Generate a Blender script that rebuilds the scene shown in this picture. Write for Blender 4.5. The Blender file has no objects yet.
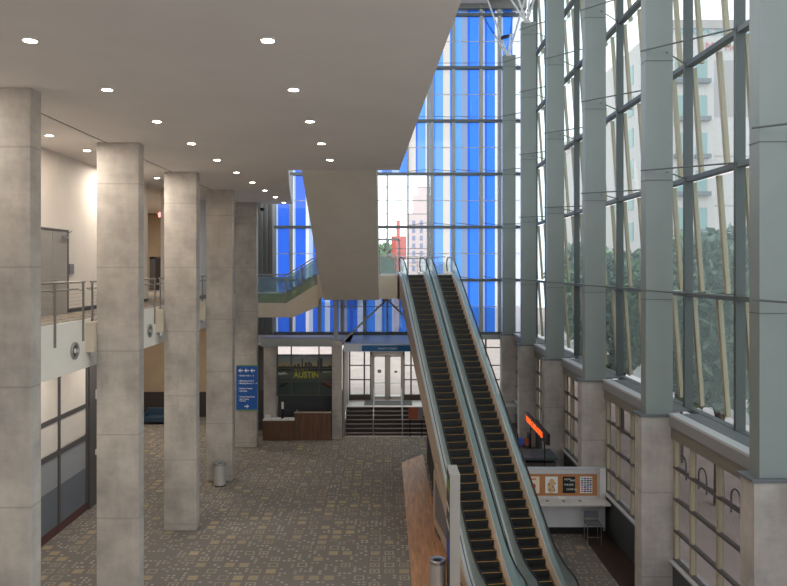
import bpy, math, random
from mathutils import Vector, Matrix
random.seed(7)
sc = bpy.context.scene
COL = sc.collection
H = 9.0                      # eye height above the hall floor
R = math.radians

# ------------------------------------------------------------------ materials
def lin(c):
    return tuple(((v/255)/12.92 if v/255 <= .04045 else ((v/255+.055)/1.055)**2.4) for v in c)
class NT:
    def __init__(s, m):
        m.use_nodes = True; s.t = m.node_tree; s.t.nodes.clear(); s.out = s.t.nodes.new('ShaderNodeOutputMaterial')
    def n(s, typ, **kw):
        nd = s.t.nodes.new(typ)
        for k, v in kw.items():
            if k.startswith('i_'):
                nd.inputs[k[2:].replace('_', ' ')].default_value = v
            else: setattr(nd, k, v)
        return nd
    def l(s, a, b): s.t.links.new(a, b)
    def math(s, op, a, b=None, c=None):
        nd = s.n('ShaderNodeMath', operation=op)
        for i, v in enumerate((a, b, c)):
            if v is None: continue
            if isinstance(v, (int, float)): nd.inputs[i].default_value = v
            else: s.l(v, nd.inputs[i])
        return nd.outputs[0]
def rgb(c): return (*lin(c), 1)
MATS = {}
def mat(name, c, rough=.6, metal=0, var=.0, scale=3.0, bump=0, emit=None, estr=0, spec=.5, stretch=None):
    m = bpy.data.materials.new(name); MATS[name] = m
    t = NT(m); b = t.n('ShaderNodeBsdfPrincipled')
    b.inputs['Base Color'].default_value = rgb(c); b.inputs['Roughness'].default_value = rough
    b.inputs['Metallic'].default_value = metal; b.inputs['Specular IOR Level'].default_value = spec
    if var or bump:
        tc = t.n('ShaderNodeTexCoord'); mp = t.n('ShaderNodeMapping')
        if stretch: mp.inputs['Scale'].default_value = stretch
        t.l(tc.outputs['Object'], mp.inputs[0])
        no = t.n('ShaderNodeTexNoise', i_Scale=scale, i_Detail=6.0, i_Roughness=.6); t.l(mp.outputs[0], no.inputs['Vector'])
        if var:
            mx = t.n('ShaderNodeMix', data_type='RGBA')
            mx.inputs[6].default_value = rgb([max(0, v*(1-var)) for v in c]); mx.inputs[7].default_value = rgb([min(255, v*(1+var)) for v in c])
            cr = t.n('ShaderNodeMapRange', i_From_Min=.3, i_From_Max=.7); t.l(no.outputs[0], cr.inputs[0]); t.l(cr.outputs[0], mx.inputs[0])
            t.l(mx.outputs[2], b.inputs['Base Color'])
        if bump:
            bp = t.n('ShaderNodeBump', i_Strength=bump, i_Distance=.02); t.l(no.outputs[0], bp.inputs['Height']); t.l(bp.outputs[0], b.inputs['Normal'])
    if emit:
        b.inputs['Emission Color'].default_value = rgb(emit); b.inputs['Emission Strength'].default_value = estr
    t.l(b.outputs[0], t.out.inputs[0])
    return m

def concrete(name, c, joint=2.2, off=0.2):
    m = bpy.data.materials.new(name); MATS[name] = m
    t = NT(m); b = t.n('ShaderNodeBsdfPrincipled', i_Roughness=.75)
    g = t.n('ShaderNodeNewGeometry')
    n1 = t.n('ShaderNodeTexNoise', i_Scale=.9, i_Detail=8.0, i_Roughness=.65); t.l(g.outputs['Position'], n1.inputs['Vector'])
    mp = t.n('ShaderNodeMapping'); mp.inputs['Scale'].default_value = (6, 6, .9); t.l(g.outputs['Position'], mp.inputs[0])
    n2 = t.n('ShaderNodeTexNoise', i_Scale=1.0, i_Detail=5.0, i_Roughness=.6); t.l(mp.outputs[0], n2.inputs['Vector'])
    mp3 = t.n('ShaderNodeMapping'); mp3.inputs['Scale'].default_value = (1.2, 1.2, 7); t.l(g.outputs['Position'], mp3.inputs[0])
    n3 = t.n('ShaderNodeTexNoise', i_Scale=.8, i_Detail=5.0, i_Roughness=.7); t.l(mp3.outputs[0], n3.inputs['Vector'])
    s = t.math('ADD', t.math('MULTIPLY', n1.outputs[0], .75), t.math('ADD', t.math('MULTIPLY', n2.outputs[0], .14), t.math('MULTIPLY', n3.outputs[0], .14)))
    cr = t.n('ShaderNodeMapRange', i_From_Min=.36, i_From_Max=.68); t.l(s, cr.inputs[0])
    mx = t.n('ShaderNodeMix', data_type='RGBA'); mx.inputs[6].default_value = rgb([v*.84 for v in c]); mx.inputs[7].default_value = rgb([min(255, v*1.1) for v in c])
    t.l(cr.outputs[0], mx.inputs[0])
    col = mx.outputs[2]
    if joint:
        sp = t.n('ShaderNodeSeparateXYZ'); t.l(g.outputs['Position'], sp.inputs[0])
        md = t.math('MODULO', t.math('ADD', sp.outputs[2], joint*10-off), joint)
        j = t.math('LESS_THAN', md, .035)
        m2 = t.n('ShaderNodeMix', data_type='RGBA'); m2.inputs[7].default_value = rgb([v*.7 for v in c])
        t.l(t.math('MULTIPLY', j, .4), m2.inputs[0]); t.l(col, m2.inputs[6]); col = m2.outputs[2]
    t.l(col, b.inputs['Base Color'])
    bp = t.n('ShaderNodeBump', i_Strength=.15, i_Distance=.02); t.l(n1.outputs[0], bp.inputs['Height']); t.l(bp.outputs[0], b.inputs['Normal'])
    t.l(b.outputs[0], t.out.inputs[0])
    return m

def glass(name, tint, milk=.05, milkc=(200, 215, 210), gloss=.07, rough=.02, trans=False):
    """thin pane: mostly clear tinted, a little reflection, a little milkiness"""
    m = bpy.data.materials.new(name); MATS[name] = m; t = NT(m)
    tr = t.n('ShaderNodeBsdfTransparent'); tr.inputs[0].default_value = rgb(tint)
    gl = t.n('ShaderNodeBsdfGlossy', i_Roughness=rough); gl.inputs[0].default_value = (1, 1, 1, 1)
    ml = t.n('ShaderNodeBsdfTranslucent'); ml.inputs[0].default_value = rgb(milkc)
    a = t.n('ShaderNodeMixShader'); a.inputs[0].default_value = milk; t.l(tr.outputs[0], a.inputs[1]); t.l(ml.outputs[0], a.inputs[2])
    b = t.n('ShaderNodeMixShader'); b.inputs[0].default_value = gloss; t.l(a.outputs[0], b.inputs[1]); t.l(gl.outputs[0], b.inputs[2])
    t.l(b.outputs[0], t.out.inputs[0])
    return m

def carpet():
    m = bpy.data.materials.new('patterned carpet'); MATS['carpet'] = m; t = NT(m)
    b = t.n('ShaderNodeBsdfPrincipled', i_Roughness=.95); b.inputs['Specular IOR Level'].default_value = .1
    g = t.n('ShaderNodeNewGeometry'); sp = t.n('ShaderNodeSeparateXYZ'); t.l(g.outputs['Position'], sp.inputs[0])
    M = t.math
    def layer(cell, size, seed):
        u = M('DIVIDE', M('ADD', sp.outputs[0], 100.0+seed), cell); v = M('DIVIDE', M('ADD', sp.outputs[1], 100.0), cell*1.0)
        cu, cv = M('FLOOR', u), M('FLOOR', v)
        cx = t.n('ShaderNodeCombineXYZ'); t.l(cu, cx.inputs[0]); t.l(cv, cx.inputs[1]); cx.inputs[2].default_value = seed
        wn = t.n('ShaderNodeTexWhiteNoise', noise_dimensions='3D'); t.l(cx.outputs[0], wn.inputs[0])
        d = M('MAXIMUM', M('ABSOLUTE', M('SUBTRACT', M('FRACT', u), .5)), M('ABSOLUTE', M('SUBTRACT', M('FRACT', v), .5)))
        return wn, d
    wn, d = layer(.44, .3, 0.0)
    r = wn.outputs['Value']
    rc = t.n('ShaderNodeSeparateColor'); t.l(wn.outputs['Color'], rc.inputs[0])
    ins = M('LESS_THAN', d, .33)
    ring = M('MULTIPLY', ins, M('GREATER_THAN', d, .24)); dot = M('LESS_THAN', d, .1)
    filled = M('LESS_THAN', r, .16)
    ringsel = M('MULTIPLY', M('GREATER_THAN', r, .16), M('LESS_THAN', r, .42))
    dotsel = M('MULTIPLY', ringsel, M('GREATER_THAN', rc.outputs[1], .5))
    big = M('MAXIMUM', M('MULTIPLY', filled, ins), M('MAXIMUM', M('MULTIPLY', ringsel, ring), M('MULTIPLY', dotsel, dot)))
    wn2, d2 = layer(.1466667, .3, 0.0)
    small = M('MULTIPLY', M('GREATER_THAN', r, .42), M('MULTIPLY', M('LESS_THAN', d2, .3), M('GREATER_THAN', wn2.outputs['Value'], .62)))
    mask = M('MAXIMUM', big, small)
    base = t.n('ShaderNodeMix', data_type='RGBA'); base.inputs[6].default_value = rgb((114, 107, 101)); base.inputs[7].default_value = rgb((126, 119, 113))
    nz = t.n('ShaderNodeTexNoise', i_Scale=40.0, i_Detail=3.0); t.l(g.outputs['Position'], nz.inputs['Vector']); t.l(nz.outputs[0], base.inputs[0])
    tone = t.n('ShaderNodeMix', data_type='RGBA'); tone.inputs[6].default_value = rgb((162, 146, 116)); tone.inputs[7].default_value = rgb((168, 164, 156))
    t.l(rc.outputs[0], tone.inputs[0])
    mx = t.n('ShaderNodeMix', data_type='RGBA'); t.l(M('MULTIPLY', mask, M('ADD', .5, M('MULTIPLY', rc.outputs[2], .5))), mx.inputs[0])
    t.l(base.outputs[2], mx.inputs[6]); t.l(tone.outputs[2], mx.inputs[7])
    t.l(mx.outputs[2], b.inputs['Base Color']); t.l(b.outputs[0], t.out.inputs[0])
    return m

def wood(name, c, axis='Y', scale=6):
    m = bpy.data.materials.new(name); MATS[name] = m; t = NT(m)
    b = t.n('ShaderNodeBsdfPrincipled', i_Roughness=.45)
    g = t.n('ShaderNodeNewGeometry'); mp = t.n('ShaderNodeMapping'); t.l(g.outputs['Position'], mp.inputs[0])
    mp.inputs['Scale'].default_value = (scale, .5, scale) if axis == 'Y' else (scale, scale, .5)
    nz = t.n('ShaderNodeTexNoise', i_Scale=2.0, i_Detail=6.0, i_Roughness=.65); t.l(mp.outputs[0], nz.inputs['Vector'])
    cr = t.n('ShaderNodeMapRange', i_From_Min=.3, i_From_Max=.7); t.l(nz.outputs[0], cr.inputs[0])
    mx = t.n('ShaderNodeMix', data_type='RGBA'); mx.inputs[6].default_value = rgb([v*.78 for v in c]); mx.inputs[7].default_value = rgb([min(255, v*1.15) for v in c])
    t.l(cr.outputs[0], mx.inputs[0]); t.l(mx.outputs[2], b.inputs['Base Color']); t.l(b.outputs[0], t.out.inputs[0])
    return m

concrete('concrete', (176, 168, 159))
concrete('pier_concrete', (178, 171, 164), joint=2.2, off=.9)
carpet()
mat('ceiling', (232, 226, 221), .9, var=.015, scale=.6)
mat('soffit_panel', (206, 197, 184), .8, var=.02, scale=1.0)
mat('white_paint', (214, 204, 194), .8, var=.015, scale=1.5)
mat('fascia_white', (236, 230, 220), .7, var=.01)
mat('cream_fascia', (216, 203, 184), .7, var=.015)
mat('tan_wall', (160, 140, 116), .85, var=.03, scale=1.2)
mat('dark_wainscot', (52, 46, 44), .7)
mat('door_grey', (150, 144, 138), .55)
mat('dark_frame', (84, 80, 80), .5)
mat('partition_grey', (150, 150, 152), .7); mat('partition_dark', (106, 110, 116), .7)
mat('red_base', (92, 58, 56), .7)
mat('black', (14, 14, 15), .6)
mat('rubber', (20, 21, 23), .35)
mat('tread', (30, 29, 29), .6); mat('riser', (20, 20, 20), .5)
mat('yellow_line', (196, 144, 58), .5)
mat('steel', (176, 178, 180), .35, metal=.9); mat('rail_steel', (150, 148, 142), .4, metal=.7)
mat('brushed', (196, 194, 190), .4, metal=.5, var=.05, scale=4, stretch=(20, 20, .5))
mat('deck_beige', (186, 160, 138), .35, metal=.5)
mat('deck_steel', (200, 206, 210), .35, metal=.3)
mat('cladding', (190, 172, 154), .6)
mat('shaft_paint', (130, 138, 135), .55, var=.02, scale=.8)
mat('mullion', (82, 89, 89), .5); mat('tan_mullion', (164, 156, 134), .55)
mat('facade_mullion', (160, 164, 163), .5)
mat('transom', (92, 98, 100), .45)
mat('ledge', (188, 190, 194), .6); mat('ledge_top', (104, 108, 112), .6)
mat('ledge_grey', (140, 140, 142), .6); mat('head_brown', (122, 116, 108), .6)
mat('dark_slate', (66, 68, 72), .5)
mat('grey_metal', (112, 114, 110), .5)
mat('roof_beige', (205, 196, 188), .8)
mat('pipe_white', (196, 198, 196), .5)
mat('lens', (255, 240, 215), .5, emit=(255, 234, 208), estr=110)
mat('ring', (226, 220, 210), .5)
mat('exit_red', (230, 40, 40), .5, emit=(255, 40, 40), estr=1.6)
mat('sign_blue', (22, 86, 160), .5); mat('sign_white', (235, 238, 240), .6); mat('sign_lime', (120, 150, 80), .6)
mat('led_body', (44, 12, 8), .5); mat('led', (255, 110, 30), .5, emit=(255, 96, 24), estr=1.8)
mat('counter_white', (206, 204, 202), .6, var=.03, scale=2)
mat('pylon_grey', (176, 172, 166), .6)
mat('cork', (176, 122, 76), .9, var=.05, scale=20)
mat('paper', (228, 226, 224), .7); mat('paper_cream', (226, 212, 186), .7)
mat('ink_black', (22, 22, 24), .7); mat('ink_red', (200, 70, 70), .7); mat('ink_blue', (60, 90, 180), .7); mat('ink_teal', (70, 160, 170), .7)
mat('ink_tan', (206, 170, 120), .7); mat('ink_grey', (120, 118, 122), .7)
mat('chair_grey', (98, 102, 108), .6)
mat('sofa_navy', (36, 58, 78), .7)
mat('tile_light', (186, 182, 178), .4); mat('stair_dark', (62, 50, 48), .6); mat('nosing', (132, 122, 118), .5)
mat('mat_grey', (84, 84, 86), .9)
mat('canopy', (206, 214, 226), .4, var=.02); mat('canopy_blue', (20, 104, 160), .5)
mat('brick_red', (158, 84, 66), .8, var=.1, scale=8)
mat('mural_dark', (34, 42, 40), .6); mat('mural_bat', (14, 16, 18), .6); mat('mural_yellow', (214, 200, 70), .6); mat('mural_tower', (70, 72, 78), .6)
mat('hotel', (206, 196, 194), .85, var=.02); mat('hotel_base', (186, 176, 168), .85); mat('hotel_band', (176, 164, 162), .85)
mat('hotel_glass', (138, 164, 164), .3); mat('hotel_sign', (140, 170, 176), .6); mat('hotel_red', (196, 110, 110), .6); mat('balcony_dark', (120, 118, 124), .6)
mat('pavement', (176, 158, 150), .9, var=.06, scale=.6); mat('road', (150, 148, 146), .9, var=.04)
mat('bark', (70, 62, 54), .9); mat('leaf', (112, 126, 110), .7, var=.25, scale=2); mat('leaf_pale', (120, 148, 110), .7, var=.2, scale=2)
mat('tower', (196, 180, 178), .9); mat('tower_window', (120, 130, 160), .6)
mat('terracotta', (200, 96, 88), .8)
wood('platform_wood', (178, 128, 88)); wood('desk_wood', (98, 68, 48), 'Z'); wood('dark_floor_wood', (64, 48, 40))
glass('clear_glass', (246, 250, 248), .02, gloss=.04)
glass('bay_glass', (204, 213, 210), .22, (150, 165, 161), .04)
glass('lower_glass', (168, 166, 165), .05, (150, 145, 140), gloss=.05)
glass('esc_glass', (226, 240, 238), .32, (216, 234, 234), .12)
glass('rail_glass', (206, 226, 216), .36, (196, 216, 206), .08)
glass('strip_blue', (50, 100, 176), .5, (54, 120, 222), .03)
glass('strip_deep', (36, 74, 158), .5, (50, 98, 206), .03)
glass('strip_light', (72, 118, 168), .5, (98, 154, 226), .03)
glass('strip_cream', (148, 144, 138), .5, (204, 198, 190), .03)
glass('strip_pale', (118, 134, 160), .5, (160, 178, 208), .03)
glass('strip_white', (170, 172, 180), .45, (206, 210, 220), .03)
glass('strip_grey', (96, 108, 130), .5, (128, 146, 178), .03)
M = MATS

# mural print
def mural():
    m = bpy.data.materials.new('skyline mural print'); M['mural'] = m; t = NT(m)
    b = t.n('ShaderNodeBsdfPrincipled', i_Roughness=.5); tc = t.n('ShaderNodeTexCoord'); sp = t.n('ShaderNodeSeparateXYZ'); t.l(tc.outputs['Generated'], sp.inputs[0])
    cr = t.n('ShaderNodeValToRGB'); e = cr.color_ramp.elements
    e[0].position = 0; e[0].color = rgb((58, 72, 70)); e[1].position = 1; e[1].color = rgb((130, 140, 160))
    for p, c in ((.3, (52, 68, 62)), (.52, (104, 108, 92)), (.63, (60, 56, 50)), (.69, (60, 52, 48)), (.71, (196, 168, 120)), (.82, (158, 156, 150))):
        x = e.new(p); x.color = rgb(c)
    nz = t.n('ShaderNodeTexNoise', i_Scale=6.0, i_Detail=3.0)
    t.l(t.math('ADD', sp.outputs[2], t.math('MULTIPLY', t.math('SUBTRACT', nz.outputs[0], .5), .05)), cr.inputs[0])
    t.l(cr.outputs[0], b.inputs['Base Color']); t.l(b.outputs[0], t.out.inputs[0])
mural()

# ------------------------------------------------------------------ builders
class MB:
    def __init__(s): s.v = []; s.f = []; s.m = []
    def add(s, vs, fs, mi=0):
        o = len(s.v); s.v += [tuple(p) for p in vs]; s.f += [tuple(o+i for i in f) for f in fs]; s.m += [mi]*len(fs)
        return s
    def box(s, x0, x1, y0, y1, z0, z1, mi=0):
        if x0 > x1: x0, x1 = x1, x0
        if y0 > y1: y0, y1 = y1, y0
        if z0 > z1: z0, z1 = z1, z0
        return s.add([(x, y, z) for z in (z0, z1) for y in (y0, y1) for x in (x0, x1)],
                     [(0, 2, 3, 1), (4, 5, 7, 6), (0, 1, 5, 4), (2, 6, 7, 3), (0, 4, 6, 2), (1, 3, 7, 5)], mi)
    def bar(s, a, b, w, h=None, mi=0):
        a, b = Vector(a), Vector(b); h = h or w; d = (b-a).normalized()
        up = Vector((0, 0, 1)) if abs(d.z) < .95 else Vector((0, 1, 0))
        r = d.cross(up).normalized(); u = r.cross(d)
        vs = [p + r*i*w/2 + u*j*h/2 for p in (a, b) for i, j in ((-1, -1), (1, -1), (1, 1), (-1, 1))]
        return s.add(vs, [(0, 1, 2, 3), (7, 6, 5, 4), (0, 4, 5, 1), (1, 5, 6, 2), (2, 6, 7, 3), (3, 7, 4, 0)], mi)
    def tube(s, pts, r, n=8, mi=0, cap=True):
        pts = [Vector(p) for p in pts]; rings = []; prev = None
        for i, p in enumerate(pts):
            d = (pts[min(i+1, len(pts)-1)] - pts[max(i-1, 0)]).normalized()
            if prev is None:
                up = Vector((0, 0, 1)) if abs(d.z) < .9 else Vector((1, 0, 0)); u = d.cross(up).normalized()
            else: u = (prev - d*prev.dot(d)).normalized()
            prev = u; w = d.cross(u); rr = r[i] if isinstance(r, (list, tuple)) else r
            rings.append([p + (u*math.cos(2*math.pi*k/n) + w*math.sin(2*math.pi*k/n))*rr for k in range(n)])
        vs = [q for rg in rings for q in rg]; fs = []
        for i in range(len(pts)-1):
            for k in range(n):
                fs.append((i*n+k, i*n+(k+1) % n, (i+1)*n+(k+1) % n, (i+1)*n+k))
        if cap: fs += [tuple(range(n-1, -1, -1)), tuple((len(pts)-1)*n+k for k in range(n))]
        return s.add(vs, fs, mi)
    def cyl(s, x, y, z0, z1, r, n=24, mi=0, r2=None): return s.tube([(x, y, z0), (x, y, z1)], [r, r2 if r2 is not None else r], n, mi)
    def prism(s, poly, fn, mi=0):
        """poly of 2-D points, fn(p, side) -> 3-D, closed solid"""
        n = len(poly); vs = [fn(p, 0) for p in poly] + [fn(p, 1) for p in poly]
        fs = [tuple(range(n)), tuple(range(2*n-1, n-1, -1))] + [(i, n+i, n+(i+1) % n, (i+1) % n) for i in range(n)]
        return s.add(vs, fs, mi)
    def strip(s, a, b, mi=0):
        n = len(a); return s.add(a+b, [(i, i+1, n+i+1, n+i) for i in range(n-1)], mi)
    def mesh(s, name, mats):
        me = bpy.data.meshes.new(name); me.from_pydata(s.v, [], s.f)
        for m in (mats if isinstance(mats, (list, tuple)) else [mats]): me.materials.append(M[m] if isinstance(m, str) else m)
        for p, mi in zip(me.polygons, s.m): p.material_index = mi
        import bmesh
        bm = bmesh.new(); bm.from_mesh(me); bmesh.ops.recalc_face_normals(bm, faces=bm.faces); bm.to_mesh(me); bm.free()
        return me
    def build(s, name, mats, parent=None, smooth=False):
        me = s.mesh(name, mats)
        if smooth:
            for p in me.polygons: p.use_smooth = True
        o = bpy.data.objects.new(name, me); COL.objects.link(o)
        if parent is not None: o.parent = parent; o.matrix_parent_inverse = Matrix.Translation(-parent.location) if parent.location.length else Matrix()
        return o
def tag(o, label=None, cat=None, group=None, kind=None):
    if label: o['label'] = label
    if cat: o['category'] = cat
    if group: o['group'] = group
    if kind: o['kind'] = kind
    return o
def empty(name, loc=(0, 0, 0), label=None, cat=None, group=None, kind=None):
    o = bpy.data.objects.new(name, None); COL.objects.link(o); o.location = loc
    return tag(o, label, cat, group, kind)
def kids(o): return [c for c in bpy.data.objects if c.parent == o]
def dup(root, dloc=(0, 0, 0), label=None):
    r = root.copy(); COL.objects.link(r); r.location = Vector(root.location) + Vector(dloc)
    if label: r['label'] = label
    def rec(src, dst):
        for ch in kids(src):
            c = ch.copy(); COL.objects.link(c); c.parent = dst
            rec(ch, c)
    rec(root, r)
    return r
def text(body, name, m, parent, loc, size, rot=(90, 0, 0), extr=.004, align='LEFT', bold=0, sx=1):
    cu = bpy.data.curves.new(name, 'FONT'); cu.body = body; cu.size = size; cu.extrude = extr; cu.align_x = align; cu.offset = bold
    t = bpy.data.objects.new('tmp', cu); COL.objects.link(t)
    bpy.context.view_layer.update(); dg = bpy.context.evaluated_depsgraph_get()
    me = bpy.data.meshes.new_from_object(t.evaluated_get(dg)); bpy.data.objects.remove(t)
    me.name = name; me.materials.clear(); me.materials.append(M[m])
    mx = Matrix.Translation(loc) @ Matrix([[*r, 0] for r in __import__('mathutils').Euler([R(a) for a in rot]).to_matrix()] + [[0, 0, 0, 1]]) @ Matrix.Diagonal((sx, 1, 1, 1))
    me.transform(mx)
    o = bpy.data.objects.new(name, me); COL.objects.link(o)
    if parent is not None: o.parent = parent; o.matrix_parent_inverse = Matrix.Translation(-parent.location)
    return o
def struct(name, mb, m, parent=None): return tag(mb.build(name, m, parent), kind=None if parent else 'structure')
ORD = ['first', 'second', 'third', 'fourth', 'fifth', 'sixth', 'seventh', 'eighth', 'ninth', 'tenth', 'eleventh', 'twelfth']

# ------------------------------------------------------------------ setting
BAY = 5.6
struct('floor', MB().box(-16, 7.75, -6, 39.6, -.3, 0).box(-16, -1.85, 39.6, 43, -.3, 0), 'carpet')
# hall ceiling, with a real slot over the column line
CZ = H+3.3
cl = MB()
def slab(poly, z0, z1): cl.prism(poly, lambda p, s: (p[0], p[1], (z0, z1)[s]))
slab([(-7.34, -6), (1.4, -6), (.45, 23.6), (-3.34, 23.6), (-4.85, 36.1), (-7.34, 36.1)], CZ, CZ+.7)
slab([(-16, -6), (-7.41, -6), (-7.41, 36.1), (-16, 36.1)], CZ, CZ+.7)
slab([(-16, 36.1), (-9.0, 36.1), (-9.0, 43), (-16, 43)], CZ, CZ+.7)
struct('ceiling', cl, 'ceiling')
struct('trim_1', MB().box(-7.41, -7.34, -6, 36.1, CZ+.015, CZ+.3), 'black')
ROOF = H+15.75
struct('roof_ceiling', MB().box(-16, 8.6, -6, 42.2, ROOF+.4, ROOF+.8), 'soffit_panel')
# walls
up = MB().box(-9.63, -9.43, -6, 27.7, H-1.34, CZ)
struct('wall_left', up, 'white_paint')
struct('wall_left_lower', MB().box(-11.4, -11.16, -6, 27.7, 0, H-1.9), 'white_paint')
struct('wall_far', MB().box(-16, -9.0, 42.4, 42.6, 0, CZ), 'tan_wall')
struct('wall_recess', MB().box(-9.4, -9.0, 29.2, 42.4, H-1.4, CZ).box(-9.2, -9.0, 37.4, 42.4, 0, H-2.6), 'white_paint')
struct('wall_back', MB().box(-16, 1.2, -6.2, -6, 0, CZ), 'white_paint')  # unseen partial back wall, added to cut light on the column fronts
struct('wall_end', MB().box(-16.2, -16, -6, 42.6, 0, CZ), 'tan_wall')
struct('baseboard_far', MB().box(-16, -9.2, 42.3, 42.4, 0, 1.5), 'dark_wainscot')
gp = MB()
gp.box(-9.0, -6.62, 41.6, 41.9, 0, ROOF)
for i in range(8): gp.box(-8.9+i*.3, -8.78+i*.3, 41.5, 41.6, 0, ROOF)
struct('wall_far_metal', gp, 'grey_metal')
struct('baseboard_left', MB().box(-11.17, -11.12, -6, 27.7, 0, .3), 'red_base')
struct('baseboard_mezzanine', MB().box(-9.45, -9.41, -6, 27.7, H-1.34, H-1.2), 'dark_slate')
struct('trim_2', MB().box(6.6, 7.55, -6, 41, 0, .02), 'dark_floor_wood')
struct('trim_floor_edge', MB().box(-2.2, 6.6, 37.25, 37.5, 0, .025), 'tile_light')

# mezzanine slab with cream fascia -- floor of the balcony
mz = MB().box(-16, -7.84, -6, 42.4, H-2.61, H-1.34)
struct('floor_mezzanine', mz, ['fascia_white'])
struct('floor_mezzanine_carpet', MB().box(-16, -7.9, -6, 42.4, H-1.34, H-1.335), 'dark_carpet' if 'dark_carpet' in M else 'carpet')

# ------------------------------------------------------------------ left columns
POS = ['nearest', 'second nearest', 'middle', 'second farthest', 'farthest']
for k, y in enumerate((12.8, 18.4, 24.0, 29.6, 35.2)):
    c = MB().box(-7.61, -6.50, y, y+.4, 0, CZ)
    o = c.build('concrete_column', 'concrete')
    b = o.modifiers.new('b', 'BEVEL'); b.width = .012; b.segments = 1
    tag(o, f'{POS[k]} tall flat grey concrete column of the row on the left' + (', blue sign on it' if k == 4 else ''), 'column', 'concrete columns along the left side')
for k, y in enumerate((18.4, 24.0, 29.6)):
    o = MB().box(-7.84, -7.61, y-.15, y+.42, H-2.2, H-1.42).build('bracket', 'cream_fascia')
    for z in (H-2.2,):
        p = MB().cyl(-7.72, y+.0, z-.1, z, .05, 10).build('bolt', 'steel', o)
    tag(o, ['cream block joining the balcony edge to the second nearest left column', 'cream block joining the balcony edge to the middle left column',
            'cream block joining the balcony edge to the second farthest left column'][k], 'bracket', 'cream brackets on the balcony edge')
for k, y in enumerate((12.0, 17.6, 23.2, 28.8)):
    t = empty('wall_speaker', (-7.84, y, H-2.08), ['round silver speaker grille on the white balcony edge before the nearest column', 'round silver speaker grille on the white balcony edge, left of the second column',
              'round silver speaker grille on the white balcony edge, left of the middle column', 'round silver speaker grille on the white balcony edge, left of the fourth column'][k], 'speaker', 'round speakers on the balcony edge')
    P = lambda a, r, x: (x, r*math.cos(a), r*math.sin(a))
    ring = MB()
    pr = [(.0, .22), (.04, .22), (.05, .2), (.04, .16), (.02, .15)]
    for i in range(len(pr)-1):
        ring.strip([P(2*math.pi*j/28, pr[i][1], pr[i][0]) for j in range(29)], [P(2*math.pi*j/28, pr[i+1][1], pr[i+1][0]) for j in range(29)])
    r_ = ring.build('rim', 'steel'); r_.parent = t
    g_ = MB().tube([(.0, 0, 0), (.02, 0, 0)], .155, 24).build('grille', 'dark_frame'); g_.parent = t
    g2 = MB().tube([(.02, 0, 0), (.035, 0, 0)], .06, 16).build('cone', 'ring'); g2.parent = t

# balcony railing sections
def rail_section(y0, first=False):
    t = empty('balcony_railing', (-7.84, y0, H-1.34))
    ys = [0.1, 1.85, 3.6, 5.15]
    for y in ys:
        p = MB().box(.0, .025, y-.045, y+.045, -.55, .98).build('post', 'rail_steel'); p.parent = t
    p = MB().tube([(0.01, -.0, .98), (0.01, 5.25, .98)], .028, 10).build('top_rail', 'rail_steel'); p.parent = t
    p = MB().tube([(-.12, .1, .8), (-.12, 5.15, .8)], .02, 8)
    for y in ys: p.tube([(0, y, .76), (-.08, y, .76), (-.12, y, .8)], .01, 6)
    p = p.build('grab_rail', 'rail_steel'); p.parent = t
    c = MB()
    for i in range(9): c.tube([(0.012, .1, .06+i*.09), (0.012, 5.15, .06+i*.09)], .004, 4)
    p = c.build('cables', 'rail_steel'); p.parent = t
    return t
r0 = rail_section(12.95)
tag(r0, 'grey metal cable railing on the balcony between the two nearest left columns', 'railing', 'balcony railing sections')
dup(r0, (0, 5.6, 0), 'grey metal cable railing on the balcony between the second and middle left columns')
dup(r0, (0, 11.2, 0), 'grey metal cable railing on the balcony between the middle and fourth left columns')
dup(r0, (0, 16.8, 0), 'grey metal cable railing on the balcony between the two farthest left columns')
dup(r0, (0, -5.6, 0), 'grey metal cable railing on the balcony in front of the nearest left column')

# mezzanine doors
d = empty('door_1', (-9.43, 19.72, H-1.34), kind='structure')
def child(mb, name, m, par, smooth=False):
    o = mb.build(name, m, None, smooth); o.parent = par; return o
child(MB().box(0, .05, .92, .98, 0, 2.46).box(0, .05, -.98, -.92, 0, 2.46).box(0, .05, -.98, .98, 2.4, 2.46), 'door_frame', 'dark_frame', d)
for a, b in ((0, .92), (-.92, 0)):
    l = child(MB().box(.0, .04, a+.01, b-.01, .01, 2.39), 'door_leaf', 'door_grey', d)
    l2 = child(MB().tube([(.04, a+.1 if a == 0 else b-.1, 1.0), (.1, a+.1 if a == 0 else b-.1, 1.0), (.1, a+.22 if a == 0 else b-.22, 1.0)], .012, 8), 'door_handle', 'steel', l)
child(MB().box(.04, .1, .55, .85, 2.2, 2.28).bar((.09, .6, 2.24), (.09, 1.1, 2.44), .02), 'door_closer', 'steel', d)
tag(MB().box(-9.43, -9.4, 20.8, 21.1, H-.18, H+.12).build('room_sign', 'ink_grey'), 'small grey room plate on the cream wall beside the balcony doors', 'sign')
d = empty('door_2', (-13, 42.4, H-1.34), kind='structure')
child(MB().box(-1.3, -.95, -.06, 0, 0, 2.0).box(-.1, .0, -.06, 0, 0, 2.0).box(-1.3, 0, -.06, 0, 1.9, 2.02), 'door_frame', 'dark_frame', d)
l = child(MB().box(-.95, -.1, -.04, 0, .0, 1.9), 'door_leaf', 'dark_wainscot', d)
child(MB().box(-.5, -.35, -.05, -.04, .95, 1.1), 'door_plate', 'paper', l)
tag(MB().box(-14.75, -14.55, 42.36, 42.4, H-.55, H-.1).build('room_sign', 'dark_frame'), 'small dark plate on the tan wall left of the far balcony door', 'sign')
e = empty('exit_sign', (-12.25, 38.6, H+2.8), 'small red lit exit sign hung under the ceiling over the balcony corridor', 'sign')
child(MB().box(-.28, .28, -.03, .03, 0, .3), 'housing', 'led_body', e)
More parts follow.
